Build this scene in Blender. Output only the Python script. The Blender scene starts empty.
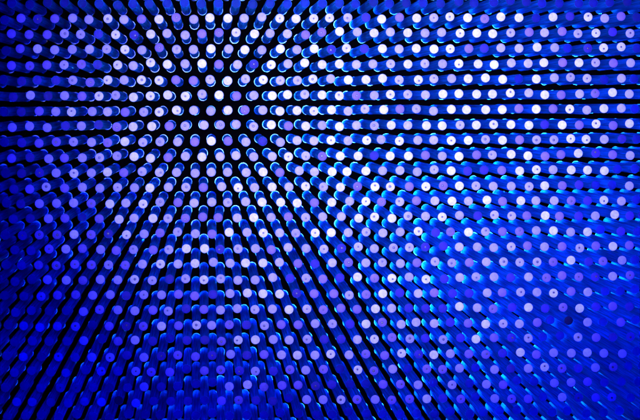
import bpy, bmesh, math, random
from mathutils import Matrix, Vector, Euler

random.seed(11)
scene = bpy.context.scene
C = scene.collection
MM = 0.001
# The pin board stands upright; "board" coordinates (mm): x right, y up, z out of the board
# towards the viewer, z = 0 at the tips of the pins.
B2W = Matrix(((1, 0, 0), (0, 0, -1), (0, 1, 0)))


def W(x, y, z):
    return B2W @ Vector((x * MM, y * MM, z * MM))


# ------------------------------------------------------------------ camera
CX, CY, CD = 45.7595, -24.1330, 639.668
cam_data = bpy.data.cameras.new('camera')
cam = bpy.data.objects.new('camera', cam_data)
C.objects.link(cam)
cam_data.sensor_width = 36.0
cam_data.lens = 2744.47 / 640.0 * 36.0
cam_data.clip_start = 0.01
cam_data.clip_end = 10.0
a, b, c = -0.0375135476, -0.0400299832, -0.00443064227
R = Matrix.Rotation(c, 3, 'Z') @ Matrix.Rotation(b, 3, 'Y') @ Matrix.Rotation(a, 3, 'X')
cam.matrix_world = Matrix.Translation(W(CX, CY, CD)) @ (B2W @ R).to_4x4()
scene.camera = cam

# ------------------------------------------------------------------ world and exposure
world = bpy.data.worlds.new('World')
scene.world = world
world.use_nodes = True
world.node_tree.nodes['Background'].inputs[0].default_value = (0.0, 0.0, 0.02, 1)
world.node_tree.nodes['Background'].inputs[1].default_value = 0.02
vs = scene.view_settings
vs.view_transform = 'Standard'
vs.look = 'None'
vs.exposure = 0.0
vs.gamma = 1.0
vs.use_curve_mapping = False
cy = scene.cycles
cy.max_bounces = 8
cy.diffuse_bounces = 4
cy.glossy_bounces = 4
cy.transmission_bounces = 6
cy.sample_clamp_indirect = 6.0
cy.caustics_reflective = False
cy.caustics_refractive = False
cy.use_denoising = True

PITCH, RATIO, LEN, RAD, HOLE = 4.0, 0.8927, 50.0, 1.10, 1.16


# ------------------------------------------------------------------ lamps
def aim(o, p, t):
    o.location = W(*p)
    o.rotation_euler = (W(*t) - W(*p)).to_track_quat('-Z', 'Y').to_euler()


def spot(name, p, t, power, color, deg, blend=1.0, size=8.0):
    l = bpy.data.lights.new(name, 'SPOT')
    l.energy = power
    l.color = color
    l.spot_size = math.radians(deg)
    l.spot_blend = blend
    l.shadow_soft_size = size * MM
    o = bpy.data.objects.new(name, l)
    C.objects.link(o)
    aim(o, p, t)


def point(name, p, power, color, size=6.0):
    l = bpy.data.lights.new(name, 'POINT')
    l.energy = power
    l.color = color
    l.shadow_soft_size = size * MM
    o = bpy.data.objects.new(name, l)
    C.objects.link(o)
    o.location = W(*p)


def px(u, v):
    """board position (mm) of the tips seen near picture position u, v of the 640 x 420 photograph"""
    return ((u - 210.0) / 4.29 + CX, (107.0 - v) / 4.29 + CY)


# added lilac-white lamp shining straight down the pins: reaches only their ends
x, y = px(380, 65)
spot('added_tip_light', (CX + 10, CY + 6, 1000), (x, y, 0), 72.0, (0.65, 0.62, 1.0), 10.7, 1.0, 12)
# blue wash added from the viewer's side to brighten the pins
x, y = px(330, 250)
spot('blue_wash', (CX + 5, CY + 8, 560), (x, y, 0), 18.0, (0.0, 0.004, 1.0), 50, 0.6, 25)
# blue lamp added to brighten the pins on the right
x, y = px(520, 190)
spot('added_side_fill', (CX - 20, CY + 45, 420), (x, y, 0), 6.0, (0.0, 0.05, 1.0), 16, 1.0, 12)
# blue lamps behind the board: they shine up into the hollow pins and through milky rings added behind the holes
PURE, DEEP, CYAN, ICE = (0.0, 0.010, 1.0), (0.0, 0.10, 1.0), (0.018, 0.36, 1.0), (0.42, 0.44, 1.0)
for u, v, pw, deg, col, rad, out in (
        (222, 98, 200, 9.5, ICE, 40, 0), (310, 85, 150, 9.5, ICE, 40, 5),
        # steep lamps: light only the foot of each pin
        (470, 60, 210, 15, CYAN, 60, 65), (430, 190, 290, 15, CYAN, 60, 60), (515, 220, 380, 13, CYAN, 60, 75),
        (470, 280, 330, 12, CYAN, 60, 75), (360, 310, 120, 13, CYAN, 60, 65), (230, 300, 44, 12, CYAN, 60, 60),
        (580, 130, 110, 14, CYAN, 60, 65), (545, 330, 190, 13, CYAN, 60, 70), (570, 260, 160, 11, CYAN, 60, 75), (210, 370, 26, 15, CYAN, 60, 60),
        # lamps nearly in line with the pins: fill them with deep blue to the tip
        (440, 90, 240, 16, DEEP, 60, 20), (580, 90, 300, 16, PURE, 60, 20), (480, 220, 190, 17, DEEP, 60, 20), (485, 235, 330, 12, CYAN, 60, 38), (500, 80, 120, 12, CYAN, 60, 38),
        (590, 270, 270, 16, PURE, 60, 20), (530, 370, 240, 16, PURE, 60, 20), (380, 350, 260, 17, PURE, 60, 20),
        (350, 230, 110, 14, PURE, 60, 20), (230, 340, 200, 18, PURE, 60, 20), (90, 250, 75, 20, PURE, 60, 20),
        (100, 360, 80, 18, PURE, 60, 20), (80, 70, 66, 18, PURE, 60, 20)):
    x, y = px(u, v)
    d = math.hypot(x - CX, y - CY)
    ex, ey = (x - CX) / d, (y - CY) / d
    x, y = CX + (x - CX) * 1.08, CY + (y - CY) * 1.08
    spot('backlight', (x + ex * out, y + ey * out, -LEN - 350), (x, y, -LEN), pw, col, deg, 1.0, rad)


# ------------------------------------------------------------------ materials
def mat(name):
    m = bpy.data.materials.new(name)
    m.use_nodes = True
    return m, m.node_tree, m.node_tree.nodes['Principled BSDF']


def N(nt, t, **kw):
    n = nt.nodes.new(t)
    for k, v in kw.items():
        setattr(n, k, v)
    return n


def rnd(nt):
    """one random number for each pin, whether it is an object or an island of the joined mesh"""
    oi = N(nt, 'ShaderNodeObjectInfo')
    ge = N(nt, 'ShaderNodeNewGeometry')
    ad = N(nt, 'ShaderNodeMath', operation='ADD')
    nt.links.new(oi.outputs['Random'], ad.inputs[0])
    nt.links.new(ge.outputs['Random Per Island'], ad.inputs[1])
    fr = N(nt, 'ShaderNodeMath', operation='FRACT')
    nt.links.new(ad.outputs[0], fr.inputs[0])
    return fr.outputs[0]


def maprange(nt, src, a0, a1, b0, b1):
    n = N(nt, 'ShaderNodeMapRange')
    nt.links.new(src, n.inputs[0])
    for i, v in enumerate((a0, a1, b0, b1)):
        n.inputs[i + 1].default_value = v
    return n.outputs[0]


def shaft_material():
    m, nt, p = mat('clear_blue_plastic')
    tc = N(nt, 'ShaderNodeNewGeometry')
    mp = N(nt, 'ShaderNodeMapping')
    mp.inputs['Scale'].default_value = (3400, 40, 3400)      # stretched along the pin (world Y)
    nt.links.new(tc.outputs['Position'], mp.inputs['Vector'])
    nz = N(nt, 'ShaderNodeTexNoise')
    nz.inputs['Scale'].default_value = 1.0
    nz.inputs['Detail'].default_value = 3.0
    nt.links.new(mp.outputs[0], nz.inputs['Vector'])
    r = rnd(nt)
    v1 = maprange(nt, nz.outputs['Fac'], 0.34, 0.66, 0.32, 1.0)
    v2 = maprange(nt, r, 0, 1, 0.55, 1.0)
    mu = N(nt, 'ShaderNodeMath', operation='MULTIPLY')
    nt.links.new(v1, mu.inputs[0])
    nt.links.new(v2, mu.inputs[1])
    mix = N(nt, 'ShaderNodeMixRGB')
    mix.inputs[1].default_value = (0.0, 0.0, 0.0, 1)
    mix.inputs[2].default_value = (0.025, 0.42, 1.0, 1)
    nt.links.new(mu.outputs[0], mix.inputs[0])
    nt.links.new(mix.outputs[0], p.inputs['Base Color'])
    p.inputs['Roughness'].default_value = 0.34
    p.inputs['IOR'].default_value = 1.45
    bp = N(nt, 'ShaderNodeBump')
    bp.inputs['Strength'].default_value = 0.5
    bp.inputs['Distance'].default_value = 0.00012
    nt.links.new(nz.outputs['Fac'], bp.inputs['Height'])
    nt.links.new(bp.outputs[0], p.inputs['Normal'])
    tr = N(nt, 'ShaderNodeBsdfTranslucent')
    nt.links.new(mix.outputs[0], tr.inputs['Color'])
    ms = N(nt, 'ShaderNodeMixShader')
    ms.inputs[0].default_value = 0.5
    nt.links.new(p.outputs[0], ms.inputs[1])
    nt.links.new(tr.outputs[0], ms.inputs[2])
    nt.links.new(ms.outputs[0], nt.nodes['Material Output'].inputs['Surface'])
    return m


def tip_material(name, col, var=0.22, rough=0.5, through=0.0, spec=0.35):
    """cut end of a pin: frosted plastic with fine mould marks"""
    m, nt, p = mat(name)
    tc = N(nt, 'ShaderNodeNewGeometry')
    nz = N(nt, 'ShaderNodeTexNoise')
    nz.inputs['Scale'].default_value = 1500
    nz.inputs['Detail'].default_value = 2
    nt.links.new(tc.outputs['Position'], nz.inputs['Vector'])
    v1 = maprange(nt, nz.outputs['Fac'], 0.3, 0.7, 0.78, 1.08)
    v2 = maprange(nt, rnd(nt), 0, 1, 1 - var, 1 + var)
    mu = N(nt, 'ShaderNodeMath', operation='MULTIPLY')
    nt.links.new(v1, mu.inputs[0])
    nt.links.new(v2, mu.inputs[1])
    vm = N(nt, 'ShaderNodeVectorMath', operation='SCALE')
    vm.inputs[0].default_value = col
    nt.links.new(mu.outputs[0], vm.inputs['Scale'])
    nt.links.new(vm.outputs[0], p.inputs['Base Color'])
    p.inputs['Roughness'].default_value = rough
    p.inputs['Specular IOR Level'].default_value = spec
    bp = N(nt, 'ShaderNodeBump')
    bp.inputs['Strength'].default_value = 0.25
    bp.inputs['Distance'].default_value = 0.00005
    nt.links.new(nz.outputs['Fac'], bp.inputs['Height'])
    nt.links.new(bp.outputs[0], p.inputs['Normal'])
    if through:                                   # thin clear end: some of the light inside the pin comes out
        tr = N(nt, 'ShaderNodeBsdfTranslucent')
        tr.inputs['Color'].default_value = (0.03, 0.25, 0.9, 1)
        ms = N(nt, 'ShaderNodeMixShader')
        ms.inputs[0].default_value = through
        nt.links.new(p.outputs[0], ms.inputs[1])
        nt.links.new(tr.outputs[0], ms.inputs[2])
        nt.links.new(ms.outputs[0], nt.nodes['Material Output'].inputs['Surface'])
    return m


M_SHAFT = shaft_material()
M_TIP = [tip_material('deep_blue_end', (0.003, 0.004, 0.16), through=0.12, spec=0.05),  # how brightly each end shines is put into its colour
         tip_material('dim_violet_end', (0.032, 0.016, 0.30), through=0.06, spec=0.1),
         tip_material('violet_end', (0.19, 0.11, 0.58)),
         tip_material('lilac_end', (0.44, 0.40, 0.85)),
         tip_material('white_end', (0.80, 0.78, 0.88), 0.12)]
M_BLACKTIP = tip_material('black_end', (0.002, 0.003, 0.06), spec=0.05)  # unlit end: its darkness is put into the colour
M_PIT, _, p = mat('moulding_pit_shade')  # shade inside the pit is put into this dark colour
p.inputs['Base Color'].default_value = (0.003, 0.002, 0.06, 1)
p.inputs['Roughness'].default_value = 0.4
M_PLATE, nt, p = mat('black_plastic_plate')
nz = N(nt, 'ShaderNodeTexNoise')
nz.inputs['Scale'].default_value = 900
cr = N(nt, 'ShaderNodeMixRGB')
cr.inputs[1].default_value = (0.0004, 0.0004, 0.0006, 1)
cr.inputs[2].default_value = (0.0012, 0.0012, 0.0016, 1)
nt.links.new(nz.outputs['Fac'], cr.inputs[0])
nt.links.new(cr.outputs[0], p.inputs['Base Color'])
p.inputs['Roughness'].default_value = 0.6
p.inputs['Specular IOR Level'].default_value = 0.0
M_WALL, _, p = mat('clear_hole_rim')
p.inputs['Base Color'].default_value = (0.2, 0.2, 0.25, 1)
p.inputs['Roughness'].default_value = 0.25
M_SHEET, nt, p = mat('glow_ring_diffuser')  # for the rings added to make the hole edges glow
tr = N(nt, 'ShaderNodeBsdfTranslucent')
nz = N(nt, 'ShaderNodeTexNoise')
nz.inputs['Scale'].default_value = 220
cr = N(nt, 'ShaderNodeMixRGB')
cr.inputs[1].default_value = (0.06, 0.06, 0.06, 1)
cr.inputs[2].default_value = (0.16, 0.16, 0.16, 1)
nt.links.new(nz.outputs['Fac'], cr.inputs[0])
nt.links.new(cr.outputs[0], tr.inputs['Color'])
nt.links.new(tr.outputs[0], nt.nodes['Material Output'].inputs['Surface'])


# ------------------------------------------------------------------ helpers
def link(name, me, parent=None, kind=None):
    o = bpy.data.objects.new(name, me)
    C.objects.link(o)
    if parent:
        o.parent = parent
    if kind:
        o['kind'] = kind
    return o


def mesh(name, verts, faces, mats, midx=None, smooth=False):
    me = bpy.data.meshes.new(name)
    me.from_pydata(verts, [], faces)
    for m in mats:
        me.materials.append(m)
    if midx:
        me.polygons.foreach_set('material_index', midx)
    me.polygons.foreach_set('use_smooth', [smooth] * len(faces))
    me.update()
    return me


# ------------------------------------------------------------------ the perforated plate and the diffuser rings added behind it
ROWS = range(-1, 30)            # row 0 runs along the top edge of the picture
COLS = range(-3, 41)


def home(n, r):
    return ((n + (0.5 if r % 2 else 0.0)) * PITCH, -r * PITCH * RATIO)


def plate():
    V, F, MI = [], [], []
    seg = 24
    hx, hy = PITCH / 2, PITCH * RATIO / 2
    for r in ROWS:
        for n in COLS:
            x, y = home(n, r)
            base = len(V)
            for k in range(seg):
                t = 2 * math.pi * k / seg
                cs, sn = math.cos(t), math.sin(t)
                V.append((x + HOLE * cs, y + HOLE * sn, -LEN))
                s = min(hx / abs(cs) if abs(cs) > 1e-6 else 1e9, hy / abs(sn) if abs(sn) > 1e-6 else 1e9)
                V.append((x + s * cs, y + s * sn, -LEN))
                V.append((x + HOLE * cs, y + HOLE * sn, -LEN - 0.6))
            # corners so the cell closes square
            cb = len(V)
            for sx, sy in ((1, 1), (-1, 1), (-1, -1), (1, -1)):
                V.append((x + sx * hx, y + sy * hy, -LEN))
            for k in range(seg):
                k2 = (k + 1) % seg
                A, B = base + 3 * k, base + 3 * k2
                F.append((A, A + 1, B + 1, B)); MI.append(0)
                F.append((A + 2, A, B, B + 2)); MI.append(1)
            ca = math.atan2(hy, hx)
            for q, t0 in enumerate((ca, math.pi - ca, math.pi + ca, 2 * math.pi - ca)):
                k = int(t0 / (2 * math.pi) * seg)
                F.append((base + 3 * k + 1, cb + q, base + 3 * ((k + 1) % seg) + 1)); MI.append(0)
    V = [W(*v) for v in V]
    o = link('perforated_plate', mesh('perforated_plate', V, F, [M_PLATE, M_WALL], MI), kind='structure')
    return o


plate()
V, F = [], []
for r in ROWS:
    for n in COLS:
        x, y = home(n, r)
        b0 = len(V)
        for k in range(24):
            t = 2 * math.pi * k / 24
            for rr in (0.98, 1.7):
                V.append(W(x + rr * math.cos(t), y + rr * math.sin(t), -LEN - 0.8))
        for k in range(24):
            k2 = (k + 1) % 24
            F.append((b0 + 2 * k, b0 + 2 * k + 1, b0 + 2 * k2 + 1, b0 + 2 * k2))
link('added_glow_rings', mesh('added_glow_rings', V, F, [M_SHEET]), kind='structure')  # rings added to catch the backlight leaking round each pin

# ------------------------------------------------------------------ how each pin end looks, read off the photograph row by row
# 0 deep blue, 1 dim violet, 2 violet, 3 lilac, 4 white; a-e the same with a small pit; Z black
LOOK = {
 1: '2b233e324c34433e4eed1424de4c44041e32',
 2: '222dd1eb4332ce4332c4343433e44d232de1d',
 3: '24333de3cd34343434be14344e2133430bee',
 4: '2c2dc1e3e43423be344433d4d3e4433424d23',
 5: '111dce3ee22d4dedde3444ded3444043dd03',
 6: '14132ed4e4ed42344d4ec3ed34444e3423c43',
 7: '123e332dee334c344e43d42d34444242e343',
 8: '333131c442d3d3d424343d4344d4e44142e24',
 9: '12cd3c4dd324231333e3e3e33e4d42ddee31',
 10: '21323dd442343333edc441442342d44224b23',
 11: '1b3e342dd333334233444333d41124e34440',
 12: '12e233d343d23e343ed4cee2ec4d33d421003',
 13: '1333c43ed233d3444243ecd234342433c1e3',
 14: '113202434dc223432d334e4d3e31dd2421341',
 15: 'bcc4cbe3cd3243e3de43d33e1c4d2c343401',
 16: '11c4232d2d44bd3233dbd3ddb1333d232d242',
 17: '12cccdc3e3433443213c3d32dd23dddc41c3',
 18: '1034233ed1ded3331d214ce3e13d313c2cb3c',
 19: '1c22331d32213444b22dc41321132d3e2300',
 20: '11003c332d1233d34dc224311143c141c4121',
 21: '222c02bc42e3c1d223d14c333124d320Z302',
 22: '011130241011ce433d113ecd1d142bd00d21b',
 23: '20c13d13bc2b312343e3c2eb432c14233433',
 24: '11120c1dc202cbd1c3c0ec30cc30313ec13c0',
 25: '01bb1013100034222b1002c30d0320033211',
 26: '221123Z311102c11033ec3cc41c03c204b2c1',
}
for k, s in LOOK.items():
    want = 36 if k % 2 else 37
    if len(s) != want:
        print('row', k, len(s), 'want', want)


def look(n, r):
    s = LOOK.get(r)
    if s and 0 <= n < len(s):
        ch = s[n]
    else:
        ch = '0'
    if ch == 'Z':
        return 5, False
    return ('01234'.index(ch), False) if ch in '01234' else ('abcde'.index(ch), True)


# ------------------------------------------------------------------ one pin: shaft + end face
SEG = 20


def shaft_geo():
    """rings of a round pin, base at z = -LEN-2, chamfered just below its end face; mm, z along the pin"""
    prof = ((RAD, -LEN - 0.45), (RAD, -LEN * 0.5), (RAD, -0.16), (RAD * 0.93, -0.02))
    V, F = [], []
    for rr, zz in prof:
        for k in range(SEG):
            t = 2 * math.pi * k / SEG
            V.append((rr * math.cos(t), rr * math.sin(t), zz))
    for j in range(len(prof) - 1):
        for k in range(SEG):
            k2 = (k + 1) % SEG
            F.append((j * SEG + k, j * SEG + k2, (j + 1) * SEG + k2, (j + 1) * SEG + k))
    return V, F


def end_geo(pit):
    """end face; with pit=(dx, dy, r) a small moulding pit is sunk into it"""
    V, F, MI = [], [], []
    R0 = RAD * 0.93
    if not pit:
        rings = [(0, 0, R0, -0.02), (0, 0, R0 * 0.72, 0.03), (0, 0, R0 * 0.3, 0.05)]
    else:
        dx, dy, pr = pit
        rings = [(0, 0, R0, -0.02), (dx * .4, dy * .4, R0 * 0.66, 0.03), (dx, dy, pr * 1.7, 0.05), (dx, dy, pr, 0.03), (dx, dy, pr * 0.75, -0.3)]
    for cx, cy_, rr, zz in rings:
        for k in range(SEG):
            t = 2 * math.pi * k / SEG
            V.append((cx + rr * math.cos(t), cy_ + rr * math.sin(t), zz))
    nr = len(rings)
    for j in range(nr - 1):
        for k in range(SEG):
            k2 = (k + 1) % SEG
            F.append((j * SEG + k, j * SEG + k2, (j + 1) * SEG + k2, (j + 1) * SEG + k))
            MI.append(1 if pit and j == nr - 2 else 0)
    F.append(tuple((nr - 1) * SEG + k for k in range(SEG)))
    MI.append(1 if pit else 0)
    return V, F, MI


PITS = [(0.0, 0.0, 0.22), (0.12, -0.08, 0.26), (-0.2, 0.1, 0.23), (0.05, 0.28, 0.24), (-0.08, -0.06, 0.31)]
SHV, SHF = shaft_geo()
ENDS = {None: end_geo(None)}
for q in range(len(PITS)):
    ENDS[q] = end_geo(PITS[q])
ME_SHAFT = mesh('shaft', [B2W @ (Vector(v) * MM) for v in SHV], SHF, [M_SHAFT], None, True)
ME_END = {}


def end_mesh(level, pit):
    key = (level, pit)
    if key not in ME_END:
        V, F, MI = ENDS[pit]
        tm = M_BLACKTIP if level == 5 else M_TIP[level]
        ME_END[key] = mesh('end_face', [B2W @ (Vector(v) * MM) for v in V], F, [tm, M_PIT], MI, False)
    return ME_END[key]


pins = []
for r in ROWS:
    for n in COLS:
        x, y = home(n, r)
        lv, dot = look(n, r)
        pit = random.choice((0, 0, 1, 2, 3, 4)) if dot else None
        # each pin sits a little loose in its hole
        tx, ty = random.gauss(0, 0.0028), random.gauss(0, 0.0028)
        sink = random.gauss(0, 0.3)
        if lv == 0:
            sink += random.choice((0.5, 3, 6))
        elif lv == 5:
            sink += 3
        sink = max(sink, -0.8)
        pins.append(dict(n=n, r=r, x=x, y=y, lv=lv, dot=dot, pit=pit, tx=tx, ty=ty, sink=sink,
                         spin=random.uniform(0, 6.28), ax=random.uniform(-.08, .08), ay=random.uniform(-.08, .08)))

COLNAME = ['first', 'second', 'third', 'fourth', 'fifth', 'sixth', 'seventh', 'eighth', 'ninth', 'tenth',
           'eleventh', 'twelfth', 'thirteenth', 'fourteenth', 'fifteenth', 'sixteenth', 'seventeenth', 'eighteenth',
           'nineteenth', 'twentieth', 'twenty-first', 'twenty-second', 'twenty-third', 'twenty-fourth', 'twenty-fifth',
           'twenty-sixth', 'twenty-seventh', 'twenty-eighth', 'twenty-ninth', 'thirtieth', 'thirty-first',
           'thirty-second', 'thirty-third', 'thirty-fourth', 'thirty-fifth', 'thirty-sixth', 'thirty-seventh']
TONE = ['deep blue', 'dim violet', 'violet', 'pale lilac', 'bright white', 'black']

# the 300 pins that show largest (longest run of shaft in view) and whose end is inside the picture
inside = [p for p in pins if p['r'] in LOOK and 0 <= p['n'] < len(LOOK[p['r']])]
inside.sort(key=lambda p: -math.hypot(p['x'] - CX, p['y'] - CY))
chosen = inside[:300]
ids = {(p['n'], p['r']) for p in chosen}


def pin_matrix(p):
    """board-space (mm) matrix: tilted about the hole in the plate, pushed in by sink"""
    return (Matrix.Translation((p['x'] + p['ax'], p['y'] + p['ay'], -LEN)) @
            Euler((p['tx'], p['ty'], 0)).to_matrix().to_4x4() @
            Matrix.Translation((0, 0, LEN - p['sink'])) @ Matrix.Rotation(p['spin'], 4, 'Z'))


B4 = B2W.to_4x4()
S4 = Matrix.Scale(MM, 4)
for p in chosen:
    mm = pin_matrix(p)
    loc, rot, _ = mm.decompose()
    # the Empty stands at the pin's base, on the plate; axes carried to world by B2W
    wm = B4 @ Matrix.Translation(loc * MM) @ rot.to_matrix().to_4x4() @ B4.inverted()
    e = bpy.data.objects.new('plastic_pin', None)
    C.objects.link(e)
    e.empty_display_size = 0.002
    base = wm @ Matrix.Translation(B2W @ Vector((0, 0, -LEN * MM)))
    e.matrix_world = base
    row_len = len(LOOK[p['r']])
    look_txt = TONE[p['lv']] + ' end' + (' with pit' if p['dot'] else '')
    if p['n'] >= 18:
        side, cnt = 'right', row_len - 1 - p['n']
    else:
        side, cnt = 'left', p['n']
    if p['r'] <= 13:
        vert, rc = 'top', p['r'] - 1
    else:
        vert, rc = 'bottom', 26 - p['r']
    e['label'] = f"pin, {look_txt}, {COLNAME[cnt]} from {side} edge, {COLNAME[rc]} row from {vert}"
    e['category'] = 'pin'
    e['group'] = 'blue plastic pins standing in the perforated plate'
    off = Matrix.Translation(B2W @ Vector((0, 0, LEN * MM)))
    s = link('shaft', ME_SHAFT, e)
    s.matrix_local = off
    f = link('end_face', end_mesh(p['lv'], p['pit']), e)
    f.matrix_local = off

# the remaining pins, joined
V, F, MI = [], [], []
for p in pins:
    if (p['n'], p['r']) in ids:
        continue
    mm = pin_matrix(p)
    b0 = len(V)
    V += [B2W @ ((mm @ Vector(v)) * MM) for v in SHV]
    F += [tuple(b0 + i for i in f) for f in SHF]
    MI += [0] * len(SHF)
    ev, ef, em = ENDS[p['pit']]
    # share the rim with the shaft so that a pin is one island: the end's first ring is the shaft's last
    b1 = len(V) - SEG
    V += [B2W @ ((mm @ Vector(v)) * MM) for v in ev[SEG:]]
    F += [tuple(b1 + i for i in f) for f in ef]
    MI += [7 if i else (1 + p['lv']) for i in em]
rest = mesh('plastic_pins', V, F, [M_SHAFT] + M_TIP + [M_BLACKTIP, M_PIT], MI, False)
sm = [m == 0 for m in MI]
rest.polygons.foreach_set('use_smooth', sm)
o = link('plastic_pins', rest, kind='stuff')
o['label'] = 'dense rows of blue plastic pins with white and lilac ends around the dark centre'
o['category'] = 'pins'
